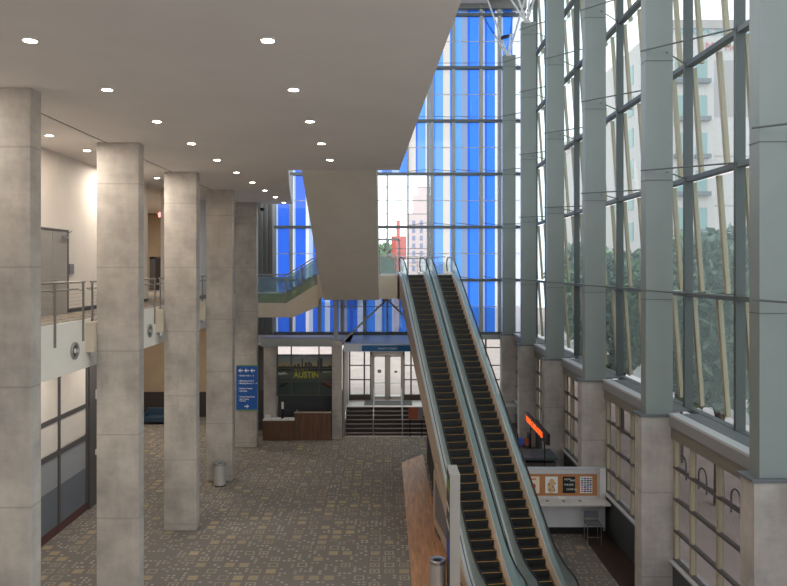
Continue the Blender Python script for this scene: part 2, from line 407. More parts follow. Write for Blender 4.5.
tx = text('EXIT', 'lettering', 'exit_red', None, (0, -.032, .04), .3, align='CENTER', bold=.012); tx.parent = e
child(MB().cyl(0, 0, .3, .5, .015, 8), 'stem', 'ring', e)

# lower-left movable partition wall
pt = empty('wall_partition', (-11.16, 0, 0), kind='structure')
child(MB().box(0, .03, 9, 27.6, 2.85, H-2.7), 'upper_panel', 'white_paint', pt)
child(MB().box(0, .03, 9, 27.6, 1.6, 2.75), 'middle_panel', 'partition_grey', pt)
child(MB().box(0, .03, 9, 27.6, .3, 1.6), 'lower_panel', 'partition_dark', pt)
for z in (2.72, 3.9): child(MB().box(0, .06, 9, 27.6, z-.08, z+.08), 'rail_bar', 'dark_frame', pt)
for y in (15.4, 18.2, 21.0, 23.8, 26.0):
    child(MB().box(0, .07, y-.07, y+.07, .3, H-2.7), 'frame_bar', 'dark_frame', pt)
d3 = empty('door_3', (-11.1, 26.1, 0), kind='structure')
child(MB().box(0, .05, .0, 1.45, 0, H-2.75), 'door_leaf', 'door_dark' if 'door_dark' in M else 'dark_frame', d3)
child(MB().box(.05, .09, .5, .65, 1.9, 2.1), 'door_handle', 'ring', d3)
ph = empty('wall_phone', (-11.04, 26.7, 4.2), 'small white wall phone on the dark panel below the balcony', 'phone')
child(MB().box(0, .06, -.1, .1, -.18, .18), 'body', 'counter_white', ph)
child(MB().tube([(.1, -.02, -.15), (.13, 0, 0), (.1, .02, .3)], .04, 8), 'handset', 'ring', ph)

# sofa at the rear, below the balcony
s = empty('sofa', (-13.1, 40.6, 0), 'dark blue padded sofa at the far end under the balcony', 'sofa')
child(MB().box(-.9, .5, -.4, .4, .12, .45), 'seat', 'sofa_navy', s); child(MB().box(-.9, .5, .25, .45, .4, .85), 'backrest', 'sofa_navy', s)
child(MB().box(.35, .5, -.4, .4, .4, .65), 'armrest', 'sofa_navy', s); child(MB().box(-.9, -.75, -.4, .4, .4, .65), 'armrest', 'sofa_navy', s)
for x in (-.8, .4):
    for y in (-.3, .35): child(MB().cyl(x, y, 0, .12, .03, 8), 'leg', 'black', s)
for o in kids(s):
    if o.name.startswith(('seat', 'back', 'arm')): bb = o.modifiers.new('b', 'BEVEL'); bb.width = .05; bb.segments = 3

# ------------------------------------------------------------------ downlights
def downlight(x, y, label, first=[None]):
    if first[0] is None:
        t = empty('downlight', (0, 0, CZ))
        n = 28; c = lambda r, z: [(r*math.cos(2*math.pi*i/n), r*math.sin(2*math.pi*i/n), z) for i in range(n+1)]
        rg = MB().strip(c(.125, 0), c(.125, -.012)).strip(c(.125, -.012), c(.095, -.018)).strip(c(.095, -.018), c(.09, -.004))
        child(rg, 'trim_ring', 'ring', t); child(MB().tube([(0, 0, -.001), (0, 0, -.009)], .092, 24), 'lens', 'lens', t)
        first[0] = t
    else: t = dup(first[0])
    t.location = (x, y, CZ); tag(t, label, 'ceiling light', 'recessed ceiling downlights')
for k in range(10):
    downlight(-5.15, 10.13+2.8*k, f'round recessed downlight, {ORD[k]} from the front in the long middle row of the ceiling')
for k in range(5):
    downlight(-1.71, 10.13+2.8*k, f'round recessed downlight, {ORD[k]} from the front in the right ceiling row')
for k, y in enumerate((17.4, 19.6, 22.6, 25.6, 28.4, 31.1)):
    downlight(-8.37, y, f'round recessed downlight, {ORD[k]} from the front in the row behind the columns')
cam_ = empty('security_camera', (-6.3, 35.6, CZ), 'small dark dome security camera hanging at the far ceiling edge by the last column', 'camera')
child(MB().cyl(0, 0, -.25, 0, .06, 12), 'housing', 'ring', cam_); child(MB().tube([(0, 0, -.25), (0, 0, -.34), (0, 0, -.4)], [.12, .11, .04], 14), 'dome', 'black', cam_, True)

# ------------------------------------------------------------------ right columns
def right_column(y, label):
    t = empty('atrium_column', (6.7, y, 0), label, 'column', 'atrium columns along the glass wall')
    child(MB().box(-.01, .84, -.08, .42, 0, H-3.9), 'concrete_pier', 'pier_concrete', t)
    child(MB().box(-.06, .9, -.12, .46, H-3.9, H-3.84), 'cap_plate', 'ledge_top', t)
    s_ = MB().box(.13, .84, 0, .36, H-3.84, H+12.4)
    sh = child(s_, 'steel_shaft', 'shaft_paint', t)
    j = MB()
    for k in range(6):
        z = H-.83+3.14*k
        j.box(.12, .85, -.01, .37, z-.008, z+.008)
    child(j, 'joint_band', 'mullion', sh)
    for a in ((-1.6, -1.3), (-1.6, 1.5), (.9, -1.4), (.6, 1.5)):
        child(MB().tube([(.42, .18, H+12.35), (.42+a[0], .18+a[1], ROOF+.05)], .05, 8), 'roof_strut', 'pipe_white', t)
    child(MB().tube([(.42, .18, H+12.3), (.42, .18, H+12.6)], [.28, .12], 12), 'strut_node', 'pipe_white', t)
    return t
NM = ['concrete-footed steel column out of view in front', 'nearest grey-green steel column on a concrete pier, at the right edge', 'second nearest grey-green steel column on a concrete pier', 'third grey-green steel column from the front, behind the poster counter',
      'fourth grey-green steel column from the front, beyond the orange sign', 'fifth grey-green steel column, second from the far corner', 'farthest grey-green steel column, standing in the far corner']
for k, y in enumerate((12.8, 18.4, 24.0, 29.6, 35.2, 40.7)):
    right_column(y, NM[k+1])

# upper glass bays
T = [H-3.86+3.14*k for k in range(7)]
def upper_bay(first=False):
    w = empty('window_1', (8.3, 0, 0), kind='structure')
    for y in (.8, 3.6):
        child(MB().box(-.13, .1, y-.055, y+.055, T[0], ROOF), 'mullion', 'mullion', w)
    for z in T[0:]: child(MB().box(-.1, .12, 0, BAY, z-.06, z+.06), 'transom', 'transom', w)
    for k in range(6):
        z0, z1 = T[k]+.07, T[k+1]-.07
        a, b = .42, .2
        p = MB().add([(a, 0, z0), (a, BAY, z0), (b, BAY, z1), (b, 0, z1)], [(0, 1, 2, 3)])
        child(p, 'glass_pane', 'bay_glass', w)
        for y in (.86, 2.2, 3.66, 5.0):
            child(MB().bar((a-.03, y, z0), (b-.03, y, z1), .11, .13), 'leaning_mullion', 'tan_mullion', w)
    for z in T[1:6]:
        zz = z+.04
        rd = MB().tube([(-1.6, .1, zz+.1), (-.15, 0-2+.0, zz)], .02, 6) if False else MB()
        rd.tube([(-1.6, 5.6, zz+.1), (-.15, 3.6, zz)], .022, 6).tube([(-.95, 5.55, zz+.06), (-.15, 6.35, zz)], .018, 6)
        child(rd, 'bracing_rod', 'transom', w)
    return w
w0 = upper_bay()
NB = 0
for k, y in enumerate((1.6, 7.2, 12.8, 18.4, 24.0, 29.6, 35.2)):
    w = w0 if k == 0 else dup(w0)
    w.location = (8.3, y, 0); w.name = f'window_{k+1}'
# ledge and lower glazing
for k, y in enumerate((1.6, 7.2, 12.8, 18.4, 24.0, 29.6, 35.2)):
    y0, y1 = y+.42, y+BAY-.08
    l = empty('trim_ledge', (7.4, y, 0), kind='structure')
    child(MB().box(0, .28, .42, 5.52, H-3.86, H-3.80), 'ledge_edge', 'ledge', l)
    child(MB().box(.28, 1.05, .42, 5.52, H-3.86, H-3.815), 'ledge_surface', 'ledge_top', l)
    child(MB().box(.0, .5, .42, 5.52, H-4.12, H-3.86), 'ledge_face', 'ledge_grey', l)
    child(MB().box(.06, .4, .42, 5.52, H-4.45, H-4.12), 'head_beam', 'head_brown', l)
    w = empty(f'window_{k+8}', (7.56, y, 0), kind='structure')
    for yy in (.5, 1.7, 3.1, 4.5, 5.46): child(MB().box(-.04, .1, yy-.055, yy+.055, H-7.63, H-4.43), 'mullion', 'tan_mullion', w)
    for z in (H-5.2, H-6.02, H-6.85, H-7.6): child(MB().box(-.05, .06, .45, 5.5, z-.03, z+.03), 'transom', 'dark_frame', w)
    child(MB().add([(.05, .45, H-7.6), (.05, 5.5, H-7.6), (.05, 5.5, H-4.43), (.05, .45, H-4.43)], [(0, 1, 2, 3)]), 'glass_pane', 'lower_glass', w)
    sl = MB().box(7.5, 7.74, y+.42, y+5.52, 0.02, H-7.68)
    o = tag(sl.build(f'wall_right_{["a","b","c","d","e","f","g"][k]}', 'dark_slate'), kind='structure')
    o2 = MB().box(7.4, 7.76, y+.42, y+5.52, H-7.68, H-7.62).build('sill', 'ledge', o)
struct('wall_corner', MB().box(7.54, 8.2, 40.7, 41.7, 0, H-3.84), 'shaft_paint')

# ------------------------------------------------------------------ far facade
FY = 41.5
w = empty('window_20', (0, FY, 0), kind='structure')
G = [-6.62, -5.63, -3.95, -2.6, -1.26, .07, 1.3, 2.73, 4.0, 5.63, 6.72]
for i, x in enumerate(G):
    wd = .1 if x in (.07, 1.3) else .19
    child(MB().box(x-wd/2, x+wd/2, -.15, .15, T[0], H+15.4), 'mullion', 'facade_mullion', w)
child(MB().box(2.42, 2.58, -.1, .1, T[0], H+15.4), 'mullion', 'facade_mullion', w)
for z in T: child(MB().box(-6.62, 8.3, -.18, .1, z-.08, z+.08), 'transom', 'transom', w)
for k in range(6):
    z = T[k]+1.57
    m = MB().box(-6.62, 8.3, -.05, -.01, z-.018, z+.018)
    for x in G[:-1]:
        m.box(x+.55, x+.85, -.09, -.05, z-.03, z+.03)
    child(m, 'mid_rail', 'pipe_white', w)
for k in range(1, 6):
    rd = MB(); z = T[k]
    for i in (7, 8, 9):
        rd.tube([(G[i]+.1, -.2, z+.25), (G[i]+1.3 if i < 9 else 6.6, -.9, z+.05)], .018, 5)
    rd.tube([(2.4, -.2, z+.25), (1.3, -.9, z+.05)], .018, 5)
    child(rd, 'bracing_rod', 'transom', w)
child(MB().box(-6.62, 8.3, -.3, .3, H+15.3, ROOF+.4), 'head_beam', 'grey_metal', w)
child(MB().box(-6.62, 8.3, -.25, .2, T[0]-.35, T[0]-.08), 'sill_beam', 'facade_mullion', w)
X = lambda px: (px-386)*FY/700
B, D, L, C, P, W, Gy = 'strip_blue', 'strip_deep', 'strip_light', 'strip_cream', 'strip_pale', 'strip_white', 'strip_grey'
strips = [(274, 278, P), (278, 289.5, D), (289.5, 294, W), (294, 295.5, P), (295.5, 305.8, D), (305.8, 309, W), (309, 313, P), (313, 318, D), (318, 325, B), (325, 330, P), (330, 339, D), (339, 347, Gy), (347, 357.5, D), (357.5, 363, P), (363, 366, Gy), (366, 375, B), (375, 382, P), (382, 392, B),
          (392, 399, P), (399, 407.5, B), (407.5, 415.7, C), (415.7, 417.5, D), (417.5, 425.6, L), (425.6, 429.3, W), (429.3, 433, P), (433, 435, B), (435, 443.2, L), (443.2, 450, C), (450, 453, B), (453, 455, P), (455, 461.8, L), (461.8, 467.5, Gy), (467.5, 470, D), (470, 478.5, B),
          (478.5, 482, Gy), (482, 484.8, P), (484.8, 487, D), (487, 495, B), (495, 500.3, W), (500.3, 503, P), (503, 512.5, B), (512.5, 526, W)]
z0, z1 = T[0], H+15.3
CX0, CX1, CZ0, CZ1 = X(376), X(430.5), H-.33, T[3]
for a, b, m in strips:
    xa, xb = X(a), X(b)
    segs = [(z0, z1)]
    if xa >= CX0-.3 and xb <= CX1+.1: segs = [(z0, CZ0), (CZ1, z1)]
    for s0, s1 in segs:
        child(MB().add([(xa, 0, s0), (xb, 0, s0), (xb, 0, s1), (xa, 0, s1)], [(0, 1, 2, 3)]), 'glass_strip', m, w)
# clear part over the terrace doors
cg = [(CX0, .07), (.07, 1.3), (1.3, 2.42)]
child(MB().add([(CX0, 0, CZ0), (CX1, 0, CZ0), (CX1, 0, CZ1), (CX0, 0, CZ1)], [(0, 1, 2, 3)]), 'clear_pane', 'clear_glass', w)
for z in (H+.55, H+1.15, H+3.2, H+4.0, H+4.8): child(MB().box(CX0-.2, CX1, -.03, .02, z-.02, z+.02), 'glazing_bar', 'facade_mullion', w)
td = empty('door_4', (0, FY-.1, H-.33), kind='structure')
for x in (-.48, .13, .78): child(MB().box(x-.05, x+.05, -.04, .04, 0, 2.0), 'door_frame', 'facade_mullion', td)
child(MB().box(-.5, .8, -.04, .04, 1.95, 2.08), 'door_head', 'facade_mullion', td)
for a, b in ((-.43, .08), (.18, .73)):
    child(MB().box(a, b, -.03, .03, .0, .18), 'door_rail', 'facade_mullion', td)

# storefront level of the facade: ledge, columns, mural window, vestibule
struct('trim_3', MB().box(-6.62, -2.84, 36.9, 37.3, H-3.95, H-3.7).box(-6.6, -2.84, 36.95, 37.25, H-4.15, H-3.95), 'facade_mullion')
struct('ceiling_storefront', MB().box(-9, -1.9, 37.3, 41.4, H-4.1, H-3.95), 'ceiling')
o = MB().box(-6.52, -5.85, 37.3, 37.9, 0, H-4.1)
tag(o.build('concrete_column', 'pier_concrete'), 'short concrete column left of the skyline mural behind the low desk', 'column')
pc = empty('entrance_pier', (-2.84, 36.8, 0), 'slim concrete pier with grey steel post on top, left of the entrance stairs', 'column')
child(MB().box(0, .5, 0, .45, 0, H-3.84), 'concrete_pier', 'pier_concrete', pc); child(MB().box(.08, .3, .1, .32, H-3.84, H-1.6), 'steel_post', 'facade_mullion', pc)
for s_ in ((-1, -2.2), (1, 1.5)):
    o = MB().bar((.05, 37.1, H-1.66), (.05+(-2.3 if s_[0] < 0 else 1.7), 37.1, H-3.85 if s_[0] < 0 else H-3.3), .08, .1).build('brace', 'facade_mullion')
    tag(o, 'grey diagonal steel brace from the landing down to the canopy, ' + ('left one' if s_[0] < 0 else 'right one behind the escalator'), 'brace', 'braces under the landing')
tag(MB().tube([(.05, 37.1, H-1.55), (.05, 37.1, H-1.75)], .2, 16).build('brace_plate', 'facade_mullion'), 'small dark plate under the landing where the two braces meet', 'plate')
# mural window
mw = empty('window_21', (-5.85, 37.5, 0), kind='structure')
MX0, MX1, MZ0, MZ1 = 0.0, 3.0, H-6.85, H-4.15
for x in (0.03, .78, 2.26, 2.97): child(MB().box(x-.03, x+.03, -.05, .05, MZ0, MZ1), 'mullion', 'mullion', mw)
for z in (MZ0+.03, H-6.1, H-5.38, H-4.68): child(MB().box(0, 3, -.05, .05, z-.025, z+.025), 'transom', 'mullion', mw)
child(MB().add([(0, 0, MZ0), (3, 0, MZ0), (3, 0, MZ1), (0, 0, MZ1)], [(0, 1, 2, 3)]), 'glass_pane', 'clear_glass', mw)
mu = empty('skyline_mural', (-5.9, 37.75, H-6.85), 'dusk skyline and lake mural reading AUSTIN behind the reception desk', 'mural')
mup = child(MB().box(0, 3.1, 0, .03, 0, 2.2), 'print', 'mural', mu)
tw = MB()
for x, wd, h in ((.42, .05, .12), (.62, .05, .1), (.95, .1, .14), (1.12, .12, .18), (1.35, .07, .48), (1.52, .14, .26), (1.7, .1, .3), (1.82, .08, .24), (2.2, .09, .4), (2.3, .18, .5), (2.8, .2, .1)):
    tw.box(x, x+wd, -.012, .0, 1.5, 1.5+h)
child(tw, 'skyline', 'mural_tower', mu)
child(MB().box(0, 3.1, -.008, 0, 1.36, 1.52), 'treeline', 'mural_bat', mu)
t_ = text('AUSTIN', 'lettering', 'mural_yellow', None, (.92, -.02, .94), .46, sx=.86, bold=.012); t_.parent = mup
t_ = text('WELCOME TO', 'lettering', 'mural_yellow', None, (.92, -.02, 1.33), .12); t_.parent = mup
def bat(cx, cz, s, ang):
    pts = [(-1, .0), (-.7, .3), (-.2, .2), (0, .35), (.2, .2), (.7, .35), (1, .1), (.7, -.1), (.3, -.15), (0, -.3), (-.4, -.2)]
    ca, sa = math.cos(ang), math.sin(ang)
    return MB().prism(pts, lambda p, sd: (cx+s*(p[0]*ca-p[1]*sa), -.016 if sd else -.004, cz+s*(p[0]*sa+p[1]*ca)))
child(bat(.4, .55, .32, .5), 'boat', 'mural_bat', mu)
child(bat(2.75, .6, .38, -.5), 'boat', 'brick_red', mu); child(bat(2.7, .5, .3, -.5), 'boat', 'mural_bat', mu)
child(bat(.25, 1.15, .24, .1), 'heron', 'paper', mu)
t_ = text('Austin', 'lettering', 'sign_white', None, (.08, -.02, 1.1), .2); t_.parent = mup
t_ = text('AUSTIN', 'lettering', 'sign_white', None, (2.5, -.02, 1.2), .13); t_.parent = mup
struct('wall_behind_mural', MB().box(-9, -2.33, 38.9, 39.05, 0, 2.2), 'dark_slate')
# desks
dk = empty('reception_desk', (-4.77, 36.55, 0), 'tall brown wooden reception desk left of the entrance pier', 'desk')
child(MB().box(0, 1.88, 0, .05, 0, 1.42), 'front_panel', 'desk_wood', dk); child(MB().box(0, .05, .05, .9, 0, 1.42), 'side_panel', 'desk_wood', dk); child(MB().box(1.83, 1.88, .05, .55, 0, 1.42), 'side_panel', 'desk_wood', dk)
child(MB().box(-.02, 1.9, -.03, .2, 1.42, 1.46), 'top_ledge', 'tan_wall', dk); child(MB().box(.05, 1.83, .3, .9, .9, .94), 'worktop', 'desk_wood', dk)
dk = empty('information_desk', (-6.42, 36.5, 0), 'lower brown wooden counter with white top left of the tall desk', 'desk')
child(MB().box(0, 1.63, 0, .05, 0, 1.04), 'front_panel', 'desk_wood', dk); child(MB().box(0, .05, .05, .6, 0, 1.04), 'side_panel', 'desk_wood', dk)
child(MB().box(-.02, 1.64, -.04, .62, 1.04, 1.08), 'countertop', 'counter_white', dk)
tag(MB().box(-6.35, -6.05, 36.6, 36.7, 1.08, 1.32).build('sign_card', 'paper'), 'small white card standing on the lower wooden counter', 'card')
for i, x in enumerate((-5.95, -5.7, -5.4, -5.2)):
    tag(MB().box(x, x+.17, 36.6, 36.75, 1.08, 1.12+.02*(i % 2)).build('leaflet_stack', 'paper'), f'{ORD[i]} small white leaflet pile from the left on the lower counter', 'leaflets', 'leaflet piles on the lower counter')
lm = empty('desk_lamp', (-5.45, 36.9, 1.08), 'dark post with pale cylinder top on the lower wooden counter', 'lamp')
child(MB().cyl(0, 0, 0, .04, .1, 16), 'base', 'black', lm); child(MB().cyl(0, 0, .04, .5, .06, 10), 'stand', 'black', lm); child(MB().cyl(0, 0, .5, .85, .06, 12), 'shade', 'fascia_white', lm)

# vestibule: floor, stairs, doors, canopy
struct('floor_entrance', MB().box(-2.3, 7.5, 39.4, 43.0, H-8.2, H-7.8), 'tile_light')
st = empty('entrance_stairs', (-2.25, 37.5, 0), 'dark stairs with pale nosings rising to the glass entrance doors', 'stairs')
N = 7; rz = 1.2/N; ty = .3
for i in range(N):
    s1 = child(MB().box(.05, 5.6, ty*i, 2.1, rz*i, rz*(i+1)-.03), 'step', 'stair_dark', st)
    child(MB().box(.05, 5.6, ty*i-.03, ty*i+.1, rz*(i+1)-.03, rz*(i+1)), 'nosing', 'nosing', s1)
for i, (x, lab) in enumerate(((-.06, 'left'), (1.57, 'middle'), (3.13, 'right'))):
    h = empty('stair_handrail', (-2.25+x, 37.4, 0), f'{lab} steel pipe handrail on the entrance stairs', 'handrail', 'entrance stair handrails')
    if i == 0: x_ = .12
    else: x_ = 0
    child(MB().tube([(x_, 0, 0), (x_, 0, .9), (x_, .05, .95), (x_, 2.2, 2.1), (x_, 2.5, 2.12), (x_, 2.5, 1.25)], .03, 8), 'rail', 'steel', h)
    child(MB().cyl(x_, 1.2, .69, 1.58, .022, 8), 'post', 'steel', h)
tag(MB().box(-1.25, 1.5, 39.75, 41.1, H-7.8, H-7.78).build('door_mat', 'mat_grey'), 'dark grey entrance mat on the landing before the glass doors', 'mat')
rb = MB().box(1.25, 1.85, 37.3, 37.38, .78, 1.65); 
rb = empty('notice_board', (1.2, 37.2, 0), 'red-brown and grey notice board standing right on the entrance stairs', 'board')
child(MB().box(0, .5, 0, .05, .95, 1.6), 'panel', 'brick_red', rb); child(MB().box(.5, .78, 0, .05, .95, 1.6), 'side_panel', 'ink_grey', rb); child(MB().box(.05, .1, 0.05, .1, 0, 1.6).box(.68, .73, .05, .1, 0, 1.6), 'stand', 'black', rb)
ew = empty('window_22', (0, FY-.1, 0), kind='structure')
for x in (-2.15, -1.28, -.9, 1.06, 1.48, 2.9, 4.4, 5.9):
    child(MB().box(x-.045, x+.045, -.06, .06, H-7.55, H-4.2), 'mullion', 'dark_frame', ew)
for z in (H-7.5, H-6.6, H-5.75, H-4.7): child(MB().box(-2.2, -.9, -.05, .05, z-.03, z+.03).box(1.06, 7.2, -.05, .05, z-.03, z+.03), 'transom', 'dark_frame', ew)
child(MB().box(-2.2, -.9, 0, .01, H-7.55, H-4.2).box(1.06, 7.2, 0, .01, H-7.55, H-4.2), 'glass_pane', 'clear_glass', ew)
child(MB().box(-2.2, -.9, -.12, .1, H-7.8, H-7.5).box(1.06, 7.2, -.12, .1, H-7.8, H-7.5), 'base_panel', 'stair_dark', ew)
child(MB().box(-.9, 1.06, -.06, .06, H-5.02, H-4.2), 'transom_panel', 'facade_mullion', ew)
dd = empty('door_5', (0, FY-.16, H-7.8), kind='structure')
child(MB().box(-.9, -.78, -.08, .08, 0, 2.8).box(.94, 1.06, -.08, .08, 0, 2.8).box(-.9, 1.06, -.08, .08, 2.68, 2.8).box(.0, .16, -.08, .08, 0, 2.7), 'door_frame', 'door_grey', dd)
for a, b in ((-.78, 0), (.16, .94)):
    lf = child(MB().box(a, a+.1, -.03, .03, 0.02, 2.66).box(b-.07, b, -.03, .03, 0.02, 2.66).box(a, b, -.03, .03, 2.56, 2.66).box(a, b, -.03, .03, .02, .22), 'door_leaf', 'door_grey', dd)
    child(MB().box(a+.1, b-.07, -.005, .005, .22, 2.56), 'glass_pane', 'clear_glass', lf)
    child(MB().tube([(a+.05, -.06, 1.02), (b-.05, -.06, 1.02)], .022, 8), 'push_bar', 'steel', lf)
child(MB().box(-.5, -.28, -.045, -.035, 1.62, 1.8), 'door_notice', 'ink_grey', dd); child(MB().box(.5, .66, -.045, -.035, 1.62, 1.74), 'door_notice', 'ink_grey', dd)
cp = empty('canopy', (-2.2, 36.4, 0), 'pale blue-grey flat canopy over the entrance stairs, blue sign on its edge', 'canopy')
child(MB().box(0, 5.4, .0, 5.0, H-4.35, H-3.95), 'roof_panel', 'canopy', cp)
child(MB().box(.95, 5.3, -.05, 0, H-4.32, H-4.02), 'sign_band', 'canopy_blue', cp)
t_ = text('TRINITY STREET', 'lettering', 'sign_white', None, (2.28, -.06, H-4.23), .14, align='CENTER'); t_.parent = cp
struct('wall_vestibule_left', MB().box(-2.32, -2.22, 37.3, 41.4, 0, H-4.36), 'door_grey')

# directory sign on the fifth column
sg = empty('directory_sign', (-7.52, 35.17, H-7.12), 'tall blue directory sign with white arrows on the farthest left column', 'sign')
sgp = child(MB().box(0, 1.06, 0, .03, 0, 2.2), 'panel', 'sign_blue', sg)
child(MB().box(0, 1.06, -.005, 0.03, 2.2, 2.25).box(0, 1.06, -.005, .03, -.05, 0), 'edge_strip', 'sign_lime', sg)
def arrow(cx, cz, s, d):
    pts = [(-1, 0), (-.2, .75), (.1, .75), (-.35, .22), (1, .22), (1, -.22), (-.35, -.22), (.1, -.75), (-.2, -.75)]
    return MB().prism(pts, lambda p, sd: (cx+d*s*p[0], -.012 if sd else -.001, cz+s*p[1]))
for i in range(3): child(arrow(.22+.3*i, 1.97, .12, 1), 'arrow', 'sign_white', sgp)
child(arrow(.52, .17, .12, -1), 'arrow', 'sign_white', sgp)
for z, tt in ((1.68, '• Exhibit Halls 1 - 5'), (1.42, '• Ballrooms A, B, C'), (1.3, '• Meeting Rooms 1 - 18'), (1.04, '• Business Center'), (.91, '• Gift Shop'), (.62, '• Trinity Street Exits'), (.51, '  Visitor Parking'), (.42, '  Taxi Stand')):
    t_ = text(tt, 'lettering', 'sign_white', None, (.1, -.008, z), .1 if z > .55 else .08, bold=.002); t_.parent = sgp

# ------------------------------------------------------------------ upper landing and stair flights
ld = empty('upper_landing', (0, 37, H-.33), 'cream-edged upper landing with glass balustrade behind the escalator tops', 'landing')
child(MB().box(-3.58, 3.5, .0, 4.3, -1.25, -.02), 'slab', 'cream_fascia', ld); child(MB().box(-2.95, .55, -3.3, 0, -1.15, -.02), 'slab', 'cream_fascia', ld)
child(MB().box(-3.58, 3.5, .02, 4.3, -.02, 0), 'floor_finish', 'tile_light', ld)
def grail(t, pts, posts, glass_drop=.5, h=.98, m='rail_glass'):
    """pts: floor line of the balustrade; glass below the rail and below the floor line"""
    for (a, b) in zip(pts[:-1], pts[1:]):
        a, b = Vector(a), Vector(b)
        vs = [a+Vector((0, 0, -glass_drop)), b+Vector((0, 0, -glass_drop)), b+Vector((0, 0, h-.12)), a+Vector((0, 0, h-.12))]
        child(MB().add(vs, [(0, 1, 2, 3)]), 'glass_panel', m, t)
    child(MB().tube([Vector(p)+Vector((0, 0, h)) for p in pts], .028, 8), 'handrail', 'steel', t)
    child(MB().tube([Vector(p)+Vector((0, .1, h-.16)) for p in pts], .02, 8), 'handrail', 'steel', t)
    for p in posts:
        p = Vector(p); child(MB().box(p.x-.03, p.x+.03, p.y-.03, p.y+.0, p.z-glass_drop-.02, p.z+h), 'post', 'rail_steel', t)
lr = empty('landing_balustrade', (0, 0, 0), 'glass balustrade with steel rail on the landing left of the escalator tops', 'railing')
grail(lr, [(-.4, 36.95, H-.33), (.55, 36.95, H-.33)], [(-.3, 36.95, H-.33), (.5, 36.95, H-.33)])
child(MB().tube([(-.4, 41.2, H+.65), (3.5, 41.2, H+.65)], .025, 8).tube([(-.4, 41.2, H+.3), (3.5, 41.2, H+.3)], .015, 8), 'handrail', 'steel', lr)
# balcony cross walkway + short stairs up to landing
cw = empty('cross_walkway', (-7.84, 37, H-1.34), 'cream-edged balcony end with short stairs up to the landing beyond the last column', 'stairs')
child(MB().box(.0, 2.6, 0, 1.9, -1.27, 0), 'slab', 'cream_fascia', cw)
pl = [(2.6, -1.27), (2.9, -1.27), (4.25, -.7), (4.25, .98), (2.6, 0)]
child(MB().prism(pl, lambda p, s_: (p[0], 0.0 if s_ == 0 else .08, p[1])), 'stringer', 'cream_fascia', cw)
child(MB().prism(pl, lambda p, s_: (p[0], 1.82 if s_ == 0 else 1.9, p[1])), 'stringer', 'cream_fascia', cw)
for i in range(6): child(MB().box(2.6+i*.27, 4.25, .08, 1.82, (i)*.165, (i+1)*.165+.005), 'step', 'dark_slate', cw)
wr = empty('walkway_balustrade', (0, 0, 0), 'glass balustrade with double steel rail along the short balcony stairs', 'railing')
zz = H-1.34
grail(wr, [(-7.8, 36.97, zz), (-5.25, 36.97, zz), (-3.65, 36.97, zz+1.0)], [(-6.9, 36.97, zz), (-5.28, 36.97, zz), (-4.45, 36.97, zz+.5), (-3.66, 36.97, zz+.98)])
wr2 = empty('walkway_balustrade', (0, 0, 0), 'far-side glass balustrade along the short balcony stairs, against the blue glass', 'railing')
grail(wr2, [(-7.8, 38.95, zz), (-5.25, 38.95, zz), (-3.65, 38.95, zz+1.0)], [(-6.3, 38.95, zz), (-4.6, 38.95, zz+.4)])

# stair flight rising over the hall to the storey above (seen from below)
sf = empty('stair_flight', (-2.85, 0, 0), 'large beige boxed underside of the stairs rising to the storey above', 'stairs')
a, b = (23.6, H+3.3), (31.9, H-1.46)
poly = [a, b, (b[0]+1.6, b[1]+.2), (b[0]+1.6, b[1]+1.13), (a[0]+.2, a[1]+1.9), (a[0], a[1]+1.9)]
child(MB().prism(poly, lambda p, s_: ((0, 2.53)[s_], p[0], p[1])), 'soffit_casing', 'soffit_panel', sf)
child(MB().bar((1.33, a[0]+.02, a[1]-.012), (1.2, b[0]+.02, b[1]-.0), .01, .02), 'panel_joint', 'cream_fascia', sf)
for x in (0.03, 2.5): child(MB().bar((x, a[0]+.5, a[1]+1.5), (x, b[0]+1, b[1]+1.2), .06, 1.2), 'parapet', 'soffit_panel', sf)
st_ = MB()
for i in range(26): st_.box(.1, 2.43, a[0]+.3+i*.3, a[0]+.62+i*.3, a[1]+1.9-i*.17-.4, a[1]+1.9-i*.17)
child(st_, 'treads', 'dark_slate', sf)

